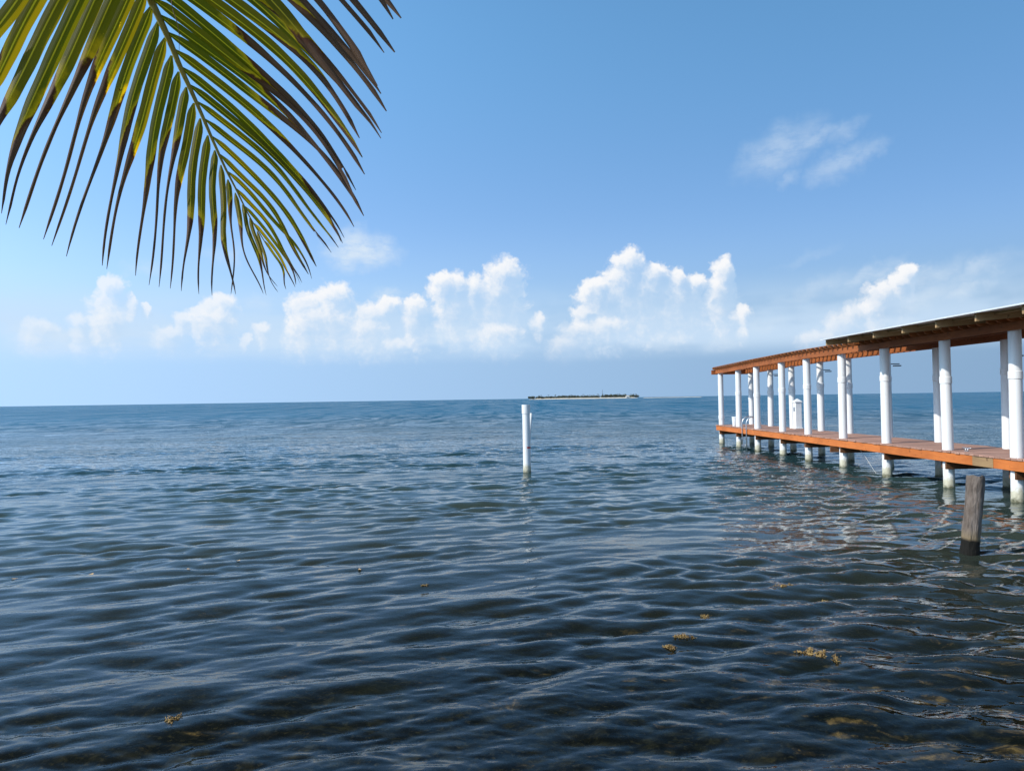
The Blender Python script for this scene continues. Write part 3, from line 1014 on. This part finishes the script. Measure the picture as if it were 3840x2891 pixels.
raft = []
u = RU0 + .09
while u < UEND:
    raft.append(u)
    u += 1.155
rm = None
for u in raft:
    a, c = (EAVE + .03, 0, 0), (BACK, 0, .085 * (BACK - EAVE - .03))
    vs = []
    for (x, z) in ((EAVE + .03, 0), (BACK, .085 * (BACK - EAVE - .03))):
        for dy in (-.022, .022):
            vs += [(x, dy, z - .14), (x, dy, z)]
    if rm is None:
        rm = mesh('rafter', vs, [(0, 1, 3, 2), (4, 6, 7, 5), (0, 2, 6, 4), (1, 5, 7, 3), (0, 4, 5, 1), (2, 3, 7, 6)])
        bm = bmesh.new(); bm.from_mesh(rm); bmesh.ops.recalc_face_normals(bm, faces=bm.faces); bm.to_mesh(rm); bm.free()
        rm.materials.append(M['raw'])
    link('rafter', rm, None, pier, (0, -u, roof_z(EAVE + .03)))
for xx in (EAVE + .38, EAVE + .9, 0.45, 1.05, BACK - .1):       # purlins between rafter tops and sheets, let into the rafters
    for a, c in zip([RU0 + .02] + raft, raft + [UEND]):
        if c - a < .2:
            continue
        link('purlin', box_mesh('purlin', xx - .035, xx + .035, -c + .025, -a - .025, roof_z(xx) - .055, roof_z(xx) - .012, 0), M['raw'], pier)
SW = .92
ns = int((UEND - RU0) / SW) + 1
seg = 36
vs, fs = [], []
for i in range(seg + 1):
    v = -SW / 2 + (SW + .03) * i / seg
    cz = .011 * math.cos(2 * math.pi * v / .0767 * 1.0) + .014
    for x in (EAVE - .06, BACK + .06):
        vs.append((x, v, cz + .085 * (x - EAVE)))
nv = len(vs)
vs += [(x, y, z - .004) for x, y, z in vs]
for i in range(seg):
    a = 2 * i
    fs.append((a, a + 1, a + 3, a + 2))
    fs.append((nv + a, nv + a + 2, nv + a + 3, nv + a + 1))
    fs.append((a, a + 2, nv + a + 2, nv + a))
    fs.append((a + 1, nv + a + 1, nv + a + 3, a + 3))
fs.append((0, nv, nv + 1, 1))
fs.append((2 * seg, 2 * seg + 1, nv + 2 * seg + 1, nv + 2 * seg))
sh = mesh('roof_sheet', vs, fs)
sh.materials.append(M['tin'])
for k in range(ns):
    link('roof_sheet', sh, None, pier, (0, -(RU0 + SW * (k + .5)), 3.369 + .0015 * (k % 2)))
link('eave_trim', box_mesh('eave_trim', EAVE - .072, EAVE - .064, -(RU0 + SW * ns), -RU0 + .01, 3.362, 3.388, 0), M['tin'], pier)

# little dark lamp brackets on the seaward faces of the back piles
for i in (1, 3, 5, 7):
    br = link('lamp_bracket', tube('lamp_bracket', [(ROW + .10, -U[i], 2.80), (ROW + .33, -U[i], 2.80)], .013, 8), M['dark'], pier)
    link('lamp', box_mesh('lamp', ROW + .17, ROW + .36, -U[i] - .05, -U[i] + .05, 2.735, 2.765, .006), M['dark'], br)


# things on and at the pier, placed in the pier's own frame
PM = Matrix.Translation((8.70, 30.80, 0)) @ Matrix.Rotation(R(1.5), 4, 'Z')


def on_pier(x, u, z):
    return PM @ Vector((x, -u, z))


# swim ladder between the second and third front pile
lad = empty('swim_ladder', on_pier(FX - .05, 3.35, 0), R(1.5))
tag(lad, 'stainless steel swim ladder with curved handrails hooked over the pier edge', 'ladder')
for s in (-1, 1):
    pts = [(0, s * .23, -.55), (0, s * .23, .95)]
    for k in range(1, 11):
        a = math.pi * (1 - k / 10)
        pts.append((.27 + .27 * math.cos(a), s * .23, .95 + .27 * math.sin(a)))
    pts.append((.54, s * .23, DECK + .01))
    r_ = link('rail', tube('rail', pts, .02, 8), M['steel'], lad)
    link('foot_plate', lathe('foot_plate', [(.05, DECK + .002), (.05, DECK + .012)], 12), M['steel'], r_, (.54, s * .23, 0))
for z in (-.38, -.12, .14, .40):
    link('step', box_mesh('step', -.055, .035, -.21, .21, z - .017, z + .017, .006), M['steel'], lad)

bk = empty('bucket', on_pier(-.02, 1.72, DECK))
tag(bk, 'white bucket on the pier deck beside the second pile', 'bucket')
link('body', lathe('bucket_body', [(.085, .001), (.095, .02), (.115, .34), (.122, .345), (.122, .375), (.108, .375), (.088, .06), (.02, .05)], 20), M['white'], bk)
hp = [(.0, .118 * math.cos(a), .35 - .10 * math.sin(a)) for a in [math.pi * k / 12 for k in range(13)]]
link('handle', tube('bucket_handle', [(.124, p[1], p[2]) for p in hp], .004, 6), M['steel'], bk)

ped = empty('power_pedestal', on_pier(ROW - .06, 4.75, DECK), R(1.5))
tag(ped, 'white square power pedestal with pyramid cap on the pier deck', 'pedestal')
link('column', box_mesh('column', -.11, .11, -.11, .11, .001, .93, .01), M['white'], ped)
link('base', box_mesh('base', -.135, .135, -.135, .135, .001, .05, .008), M['white'], ped)
link('cap', mesh('cap', [(-.13, -.13, .931), (.13, -.13, .931), (.13, .13, .931), (-.13, .13, .931), (-.13, -.13, .965), (.13, -.13, .965), (.13, .13, .965), (-.13, .13, .965), (0, 0, 1.07)],
                 [(3, 2, 1, 0), (0, 1, 5, 4), (1, 2, 6, 5), (2, 3, 7, 6), (3, 0, 4, 7), (4, 5, 8), (5, 6, 8), (6, 7, 8), (7, 4, 8)]), M['white'], ped)
link('outlet', box_mesh('outlet', -.119, -.111, -.06, .06, .62, .76, .003), M['steel'], ped)


def make_cleat(loc, label):
    c = empty('dock_cleat', loc, R(1.5))
    tag(c, label, 'cleat')
    link('base', box_mesh('cleat_base', -.03, .03, -.06, .06, .001, .014, .004), M['steel'], c)
    link('horn', tube('cleat_horn', [(0, -.14, .075), (0, -.09, .068), (0, 0, .064), (0, .09, .068), (0, .14, .075)], [.008, .013, .016, .013, .008], 8), M['steel'], c)
    for s in (-1, 1):
        link('post', tube('cleat_post', [(0, s * .035, .012), (0, s * .035, .062)], .012, 8), M['steel'], c)
    return c


make_cleat(on_pier(.10, 15.75, DECK), 'galvanised dock cleat on the deck between the two nearest piles')
rp = [on_pier(.02 + .05 * t, 11.35 + 1.15 * t, .575 - .66 * math.sin(math.pi * .5 * t ** 1.6)) for t in [k / 16 for k in range(17)]]
o0 = rp[0]
ro = link('rope', tube('rope', [p - o0 for p in rp], .004, 6), M['rope'], None, o0)
tag(ro, 'thin pale rope hanging from under the pier deck to the water', 'rope')

# ------------------------------------------------------------------ marker piles and the old post
mk = empty('marker_pile', (0.374, 19.96, 0))
tag(mk, 'white round marker pile standing alone in open water, red mark low on it', 'pile')
link('pipe', lathe('marker_pipe', [(.104, -1.4), (.104, -.02), (.108, .03), (.108, .12), (.103, .18), (.102, 1.0), (.102, 1.62)], 28), M['pvc'], mk, rot=(0, -.004, 0))
link('collar', lathe('marker_collar', [(.1135, 1.60), (.1135, 1.84), (.098, 1.84), (.094, 1.70), (.02, 1.69)], 28), M['pvc'], mk, rot=(0, -.004, 0))
band = []
for k in range(13):
    a = R(-88 + 70 * k / 12)
    band.append((math.cos(a), math.sin(a)))
vs = [(.1035 * c, .1035 * s, z) for z in (.665, .715) for c, s in band]
n = len(band)
link('tape', mesh('tape', vs, [(k, k + 1, n + k + 1, n + k) for k in range(n - 1)], True), M['red'], mk)
lp = link('leaning_pipe', tube('leaning_pipe', [(-.20, 0, -1.2), (-.09, 0, 0), (-.02, 0, .8), (.055, 0, 1.60)], .040, 14), M['pvc'], None, (0.462, 20.55, 0))
tag(lp, 'thinner white pipe leaning just behind the lone marker pile', 'pipe')


def old_post():
    from mathutils import noise as mn
    prof = [(.112, -1.2), (.112, -.2), (.110, .0), (.104, .12), (.106, .3), (.101, .5), (.103, .7), (.106, .85), (.104, .925), (.100, .955), (.086, .962), (.074, .935), (.03, .925)]
    P2 = []
    for k in range(len(prof) - 1):
        (r0, z0), (r1, z1) = prof[k], prof[k + 1]
        st = max(1, int((z1 - z0) / .03)) if k < 9 else 1
        for s in range(st):
            P2.append((r0 + (r1 - r0) * s / st, z0 + (z1 - z0) * s / st))
    P2.append(prof[-1])
    me = lathe('old_post', P2, 40)
    for v in me.vertices:
        c = v.co
        k = 1 + .065 * mn.fractal(Vector((c.x * 11, c.y * 11, c.z * 2.2)), .8, 2, 5) + .012 * math.sin(c.z * 42 + 2 * math.sin(c.z * 7))
        c.x *= k
        c.y *= k
        c.z += .035 * mn.noise(Vector((c.x * 14, c.y * 14, c.z * 3))) if c.z > .8 else 0
    me.set_sharp_from_angle(angle=R(60))
    return me


def post_mat():
    m, b, out = new_mat('weathered_post')
    tc = b.n('ShaderNodeTexCoord').outputs['Object']
    z = b.xyz(tc)[2]
    n1 = b.noise(b.v('MULTIPLY', tc, (3, 3, 1.2)), 3.0, 5.0, 0.6)
    n2 = b.noise(b.v('MULTIPLY', tc, (14, 14, 1.6)), 2.5, 4.0, 0.6)
    n3 = b.noise(b.v('MULTIPLY', tc, (2, 2, 12)), 2.5, 4.0, 0.6)
    c = b.mix(b.ss(n1, 0.3, 0.7), (0.225, 0.182, 0.152), (0.115, 0.088, 0.070))
    c = b.mix(b.ss(n2, 0.48, 0.70, 0.0, 0.75), c, (0.060, 0.045, 0.036))
    c = b.mix(b.ss(n3, 0.55, 0.75, 0.0, 0.4), c, (0.12, 0.09, 0.07))
    zz = b.m('MULTIPLY_ADD', n1, 0.16, z)
    c = b.mix(b.ss(zz, 0.42, 0.24, 0.0, 0.55), c, (0.24, 0.17, 0.075))
    wet = b.ss(b.m('MULTIPLY_ADD', n1, 0.05, z), 0.225, 0.175)
    c = b.mix(wet, c, (0.010, 0.009, 0.007))
    principled(b, out, Base_Color=c, Roughness=0.85, Specular_IOR_Level=0.2, Normal=bump(b, n2, 1.0, 0.03))
    return m


ps = link('wooden_post', old_post(), post_mat(), None, (5.675, 9.27, 0), (R(1.5), R(5.2), 0))
tag(ps, 'old grey weathered wooden post standing in the water in front of the pier', 'post')


# ------------------------------------------------------------------ floating weed and leaves
def sea_z(x, y):
    h, _, _ = sea_height(np.array([x], float), np.array([y], float))
    return float(h[0])


def weed_mat():
    m, b, out = new_mat('sargassum')
    tc = b.n('ShaderNodeTexCoord').outputs['Object']
    n = b.noise(tc, 24.0, 3.0, 0.6)
    c = b.mix(b.ss(n, 0.35, 0.65), (0.40, 0.265, 0.095), (0.20, 0.12, 0.045))
    principled(b, out, Base_Color=c, Roughness=0.7, Specular_IOR_Level=0.3)
    return m


M['weed'] = weed_mat()


def weed_clump(sx, sy, sz, seed, n):
    rnd = random.Random(seed)
    vs, fs = [], []
    sprigs = [(rnd.gauss(0, .45), rnd.gauss(0, .45), rnd.uniform(0, 6.283), rnd.uniform(.3, .75)) for _ in range(9)]
    for _ in range(n):
        cx, cy, a, ln = rnd.choice(sprigs)              # branching sprigs tangled together
        q = rnd.random()
        px, py = cx + ln * q * math.cos(a) + rnd.gauss(0, .09), cy + ln * q * math.sin(a) + rnd.gauss(0, .09)
        p = Vector((sx * px, sy * py, rnd.uniform(-.022, sz * (.9 - .5 * q))))
        dr = Vector((rnd.gauss(0, 1), rnd.gauss(0, 1), rnd.uniform(-.1, 1.0))).normalized()
        L = rnd.uniform(.010, .026)
        w = rnd.uniform(.002, .0045)
        sd = dr.cross(Vector((rnd.gauss(0, 1), rnd.gauss(0, 1), rnd.gauss(0, 1)))).normalized() * w
        nn = sd.cross(dr).normalized() * w * .35
        k = len(vs)
        q = p + dr * L * .5 + Vector((0, 0, rnd.uniform(-.004, .008)))
        e = p + dr * L
        vs += [p - sd * .5, p + sd * .5, q - sd + nn, q + sd + nn, e, q - nn]
        fs += [(k, k + 1, k + 3, k + 2), (k + 2, k + 3, k + 4), (k + 1, k, k + 5), (k + 3, k + 5, k + 4), (k + 5, k + 2, k + 4), (k, k + 2, k + 5), (k + 1, k + 5, k + 3)]
    return mesh('weed', vs, fs)


for k, (x, y, sx, sy, n, lab) in enumerate([
        (2.29, 5.67, .115, .10, 620, 'largest golden seaweed clump floating at lower right, below the pier reflections'),
        (1.37, 6.11, .075, .055, 300, 'golden seaweed clump, farther right of the two floating close together'),
        (1.20, 5.92, .075, .050, 280, 'golden seaweed clump, nearer left of the two floating close together'),
        (3.00, 7.18, .060, .045, 180, 'small seaweed clump floating at the edge of the pier reflections, right of the other'),
        (2.78, 7.70, .080, .045, 180, 'small seaweed clump farthest out among the pier reflections'),
        (1.72, 6.76, .045, .035, 110, 'tiny seaweed tuft just beyond the pair of floating clumps'),
        (-2.14, 4.65, .055, .040, 200, 'pale seaweed tuft floating alone at lower left'),
        (-.98, 8.04, .040, .030, 90, 'tiny seaweed tuft floating in the middle of the water')]):
    o = link('seaweed_clump', weed_clump(sx, sy, .020, 50 + k, int(n * 1.8)), M['weed'], None, (x, y, sea_z(x, y) - .004))
    tag(o, lab, 'seaweed', 'floating seaweed')

M['dead_leaf'] = simple_mat('dead_leaf', (0.62, 0.40, 0.19), 0.8, 0.0, 20.0, 0.4)


def dead_leaf(seed):
    rnd = random.Random(seed)
    vs, fs = [], []
    n = 8
    L, W = rnd.uniform(.055, .075), rnd.uniform(.014, .02)
    for i in range(n + 1):
        t = i / n
        w = W * math.sin(math.pi * min(max(t, .03), .97)) ** .7
        zz = .006 * (2 * t - 1) ** 2
        vs += [(L * (t - .5), -w, zz + .004), (L * (t - .5), 0, zz), (L * (t - .5), w, zz + .004)]
    for i in range(n):
        a = 3 * i
        fs += [(a, a + 3, a + 4, a + 1), (a + 1, a + 4, a + 5, a + 2)]
    me = mesh('dead_leaf', vs, fs, True)
    return me


LF = [(-5.83, 8.67, 'brown leaf floating farthest to the left'), (-5.03, 8.82, 'largest brown leaf floating at left, second from the left edge'),
      (-3.92, 8.94, 'brown leaf afloat, third from the left edge'), (-3.46, 9.3, 'pale brown leaf floating a little farther out than its neighbours'),
      (-1.84, 8.83, 'brown leaf floating nearest the middle of the water')]
for k, (x, y, lab) in enumerate(LF):
    o = link('floating_leaf', dead_leaf(70 + k), M['dead_leaf'], None, (x, y, sea_z(x, y) + .006), (0, 0, k * 1.3))
    if k == 1:
        o.scale = (1.4, 1.4, 1.4)
    tag(o, lab, 'leaf', 'dead leaves floating on the water')


# ------------------------------------------------------------------ the coconut palm
def frond_mat():
    m, b, out = new_mat('palm_leaflet')
    uv = b.n('ShaderNodeUVMap').outputs[0]
    u, v, _ = b.xyz(uv)                               # u along the leaflet (0 base), v across (-1..1)
    br = b.n('ShaderNodeAttribute', attribute_type='OBJECT', attribute_name='["brown_from"]').outputs['Fac']
    pos = b.n('ShaderNodeTexCoord').outputs['Object']
    rnd = b.n('ShaderNodeObjectInfo').outputs['Random']
    n1 = b.noise(b.v('ADD', pos, b.comb(b.m('MULTIPLY', rnd, 19.0), 0.0, 0.0)), 26.0, 4.0, 0.6)
    n2 = b.noise(pos, 130.0, 3.0, 0.6)
    n3 = b.noise(b.comb(b.m('MULTIPLY', u, 4.0), b.m('MULTIPLY_ADD', v, 14.0, b.m('MULTIPLY', rnd, 50.0)), 0.0), 2.0, 3.0, 0.6)
    # the dry part creeps in along the edges
    av = b.m('ABSOLUTE', v)
    lead = b.m('MULTIPLY', v, b.m('MULTIPLY_ADD', rnd, 0.34, -0.15))
    s = b.m('ADD', b.m('SUBTRACT', u, br), b.m('MULTIPLY_ADD', b.m('SUBTRACT', n1, 0.5), 0.16, lead))
    dry = b.ss(s, -0.016, 0.020)
    yel = b.ss(s, -0.10, -0.004)
    green = b.mix(b.ss(n3, 0.3, 0.7), (0.058, 0.076, 0.007), (0.105, 0.108, 0.008))
    green = b.mix(b.ss(rnd, 0.1, 0.9, 0.0, 0.75), green, (0.135, 0.112, 0.009))
    vein = b.m('MULTIPLY_ADD', b.m('SINE', b.m('MULTIPLY', v, 46.0)), 0.13, 0.92)
    green = b.mix(1.0, green, b.comb(vein, vein, vein), 'MULTIPLY')
    gy = b.mix(b.m('MULTIPLY', yel, 0.75), green, (0.42, 0.30, 0.012))
    rib = b.ss(av, 0.13, 0.05)
    gy = b.mix(b.m('MULTIPLY', rib, 0.8), gy, (0.50, 0.42, 0.05))
    spots = b.ss(n2, 0.68, 0.74)
    gy = b.mix(b.m('MULTIPLY', spots, 0.6), gy, (0.48, 0.36, 0.03))
    brown = b.mix(b.ss(n3, 0.35, 0.7), (0.050, 0.027, 0.018), (0.145, 0.095, 0.066))
    brown = b.mix(b.ss(s, 0.0, 0.07, 1.0, 0.0), brown, (0.070, 0.022, 0.010))
    c = b.mix(dry, gy, brown)
    holes = b.m('MULTIPLY', b.ss(n1, 0.70, 0.73), b.m('SUBTRACT', 1.0, dry))
    c = b.mix(holes, c, (0.06, 0.025, 0.010))
    pr = b.n('ShaderNodeBsdfPrincipled')
    b.link(c, pr.inputs['Base Color'])
    b.put(pr.inputs['Roughness'], 0.5)
    b.put(pr.inputs['Specular IOR Level'], b.m('MULTIPLY_ADD', dry, -0.12, 0.20))
    b.link(bump(b, b.m('SINE', b.m('MULTIPLY', v, 30.0)), 0.12, 0.002), pr.inputs['Normal'])
    tl = b.n('ShaderNodeBsdfTranslucent')
    b.link(b.mix(1.0, c, (3.3, 2.7, 0.45), 'MULTIPLY'), tl.inputs['Color'])
    mx = b.n('ShaderNodeMixShader')
    b.link(b.m('MULTIPLY_ADD', dry, -0.45, 0.58), mx.inputs[0])
    b.link(pr.outputs[0], mx.inputs[1])
    b.link(tl.outputs[0], mx.inputs[2])
    b.link(mx.outputs[0], out.inputs['Surface'])
    return m


M['leaflet'] = frond_mat()
M['rachis'] = simple_mat('palm_rachis', (0.30, 0.26, 0.05), 0.5, 0.0, 30.0, 0.3)

palm = empty('coconut_palm', (-1.3, -1.5, 0.42))
tag(palm, 'coconut palm frond hanging into the view at upper left, leaflet tips dried brown', 'palm')
PB = Vector((-1.3, -1.5, 0.42))
CROWN = Vector((-.95, -.75, 2.95))
pts, rr = [], []
for k in range(22):
    t = k / 21
    p = PB.lerp(CROWN, t) + Vector((-.10, -.1, 0)) * math.sin(math.pi * t)
    pts.append(p - PB - Vector((0, 0, .08 if k == 0 else 0)))
    rr.append((.16 - .055 * t) * (1 + (.05 if k % 2 else -.02)) + (.07 * (1 - t) ** 8))
link('trunk', tube('trunk', pts, rr, 18), M['trunk'], palm)

rw = [CROWN, Vector((-.88, -.30, 3.10)), Vector((-.80, .30, 3.16)), Vector((-.74, .75, 3.17))] + [Vector(p) for p in RACHIS]
fine = []
for k in range(len(rw) - 1):
    p0, p1, p2, p3 = rw[max(k - 1, 0)], rw[k], rw[k + 1], rw[min(k + 2, len(rw) - 1)]
    for s in range(4):
        t = s / 4
        fine.append(.5 * ((2 * p1) + (p2 - p0) * t + (2 * p0 - 5 * p1 + 4 * p2 - p3) * t * t + (3 * p1 - p0 - 3 * p2 + p3) * t ** 3))
fine.append(rw[-1])
nf = len(fine)
rads = [.024 * (1 - k / nf) ** 1.5 + .0014 for k in range(nf)]
frond = link('frond', tube('rachis', [p - PB for p in fine], rads, 10), M['rachis'], palm)


def leaflet(B, Mi, T, width, face, rnd, br, shrink, bow):
    """a blade folded along its midrib, from base B through Mi to tip T; face = the way the underside looks"""
    B, Mi, T = Vector(B), Vector(Mi), Vector(T)
    L = (Mi - B).length + (T - Mi).length
    off = (Mi - (B + T) * .5) * bow
    n = 34
    wob = [rnd.uniform(-1, 1) for _ in range(6)]
    vs, fs, uvs = [], [], []
    tw = rnd.uniform(-.5, .5)
    fork = rnd.uniform(.86, .94) if rnd.random() < .12 and L > .3 else 2.0
    for i in range(n + 1):
        t = i / n
        p = B.lerp(T, t) + off * (t - t ** 3) * 2.6
        tan = (T - B + off * (1 - 3 * t * t) * 2.6).normalized()
        nn = (face - tan * face.dot(tan)).normalized()
        sd = tan.cross(nn).normalized()
        dryk = sstep(np.array(t), max(br, .12) - .10, max(br, .12) + .26)
        ang = tw * max(0, t - .45) * 2.2
        sd2 = sd * math.cos(ang) + nn * math.sin(ang)
        nn2 = nn * math.cos(ang) - sd * math.sin(ang)
        p = p + sd * (.006 * math.sin(9 * t + wob[1] * 3) * t) + nn * (.012 * math.sin(7 * t + wob[2] * 3) * t)
        w = width * .5 * min(1.0, .22 + t * 11) * (1 - .15 * t)
        w *= (1 - shrink * float(dryk)) * (1 - .35 * t ** 3) * (1.0 if t < .955 else max((1 - t) / .045, .25))
        w *= 1 + .06 * math.sin(40 * t + wob[3] * 6) * t
        fold = .40 + .35 * float(dryk)
        hw, hz = w * math.cos(fold), w * math.sin(fold)
        sp = max(0.0, t - fork) * .085 if fork < 1 else 0.0         # the dry end splits into two prongs
        for q, sgn in ((-1.0, -1), (-.5, -1), (0, 0), (.5, 1), (1.0, 1)):
            if t > fork and abs(q) == .5:
                q *= -.3
            vs.append(p + sd2 * (hw * q + sp * sgn * L) - nn2 * (hz * abs(q)) - tan * (sp * L * .8 if sgn < 0 else 0))
            uvs.append((t, q))
    for i in range(n):
        for j in range(4):
            if (i + .5) / n > fork and j in (1, 2):
                continue
            a = 5 * i + j
            fs.append((a, a + 1, a + 6, a + 5))
    return vs, fs, uvs


def add_leaflet(B, Mi, T, br, width, face, rnd, shrink=.56, bow=.9):
    vs, fs, uvs = leaflet(B, Mi, T, width, face, rnd, br, shrink, bow)
    o0 = Vector(B)
    me = mesh('leaflet', [v - o0 for v in vs], fs, True)
    ul = me.uv_layers.new(name='UVMap')
    for lp_ in me.loops:
        ul.data[lp_.index].uv = uvs[lp_.vertex_index]
    o = link('leaflet', me, M['leaflet'], frond, o0 - PB)
    o['brown_from'] = float(br)
    return o


rnd = random.Random(12)
for row in LEFT_LEAFLETS:
    B, Mi, T = row[0:3], row[3:6], row[6:9]
    face = Vector((.25 + rnd.uniform(-.15, .15), -.85, -.42))
    add_leaflet(B, Mi, T, row[9], row[10] * .72, face, rnd)
for row in RIGHT_LEAFLETS:
    B, Mi, T = row[0:3], row[3:6], row[6:9]
    face = Vector((.10 + rnd.uniform(-.1, .1), -.62, -.78 + rnd.uniform(-.15, .15)))
    add_leaflet(B, Mi, T, min(row[9] + .10, .9), row[10] * .80, face, rnd, .30, 1.0)
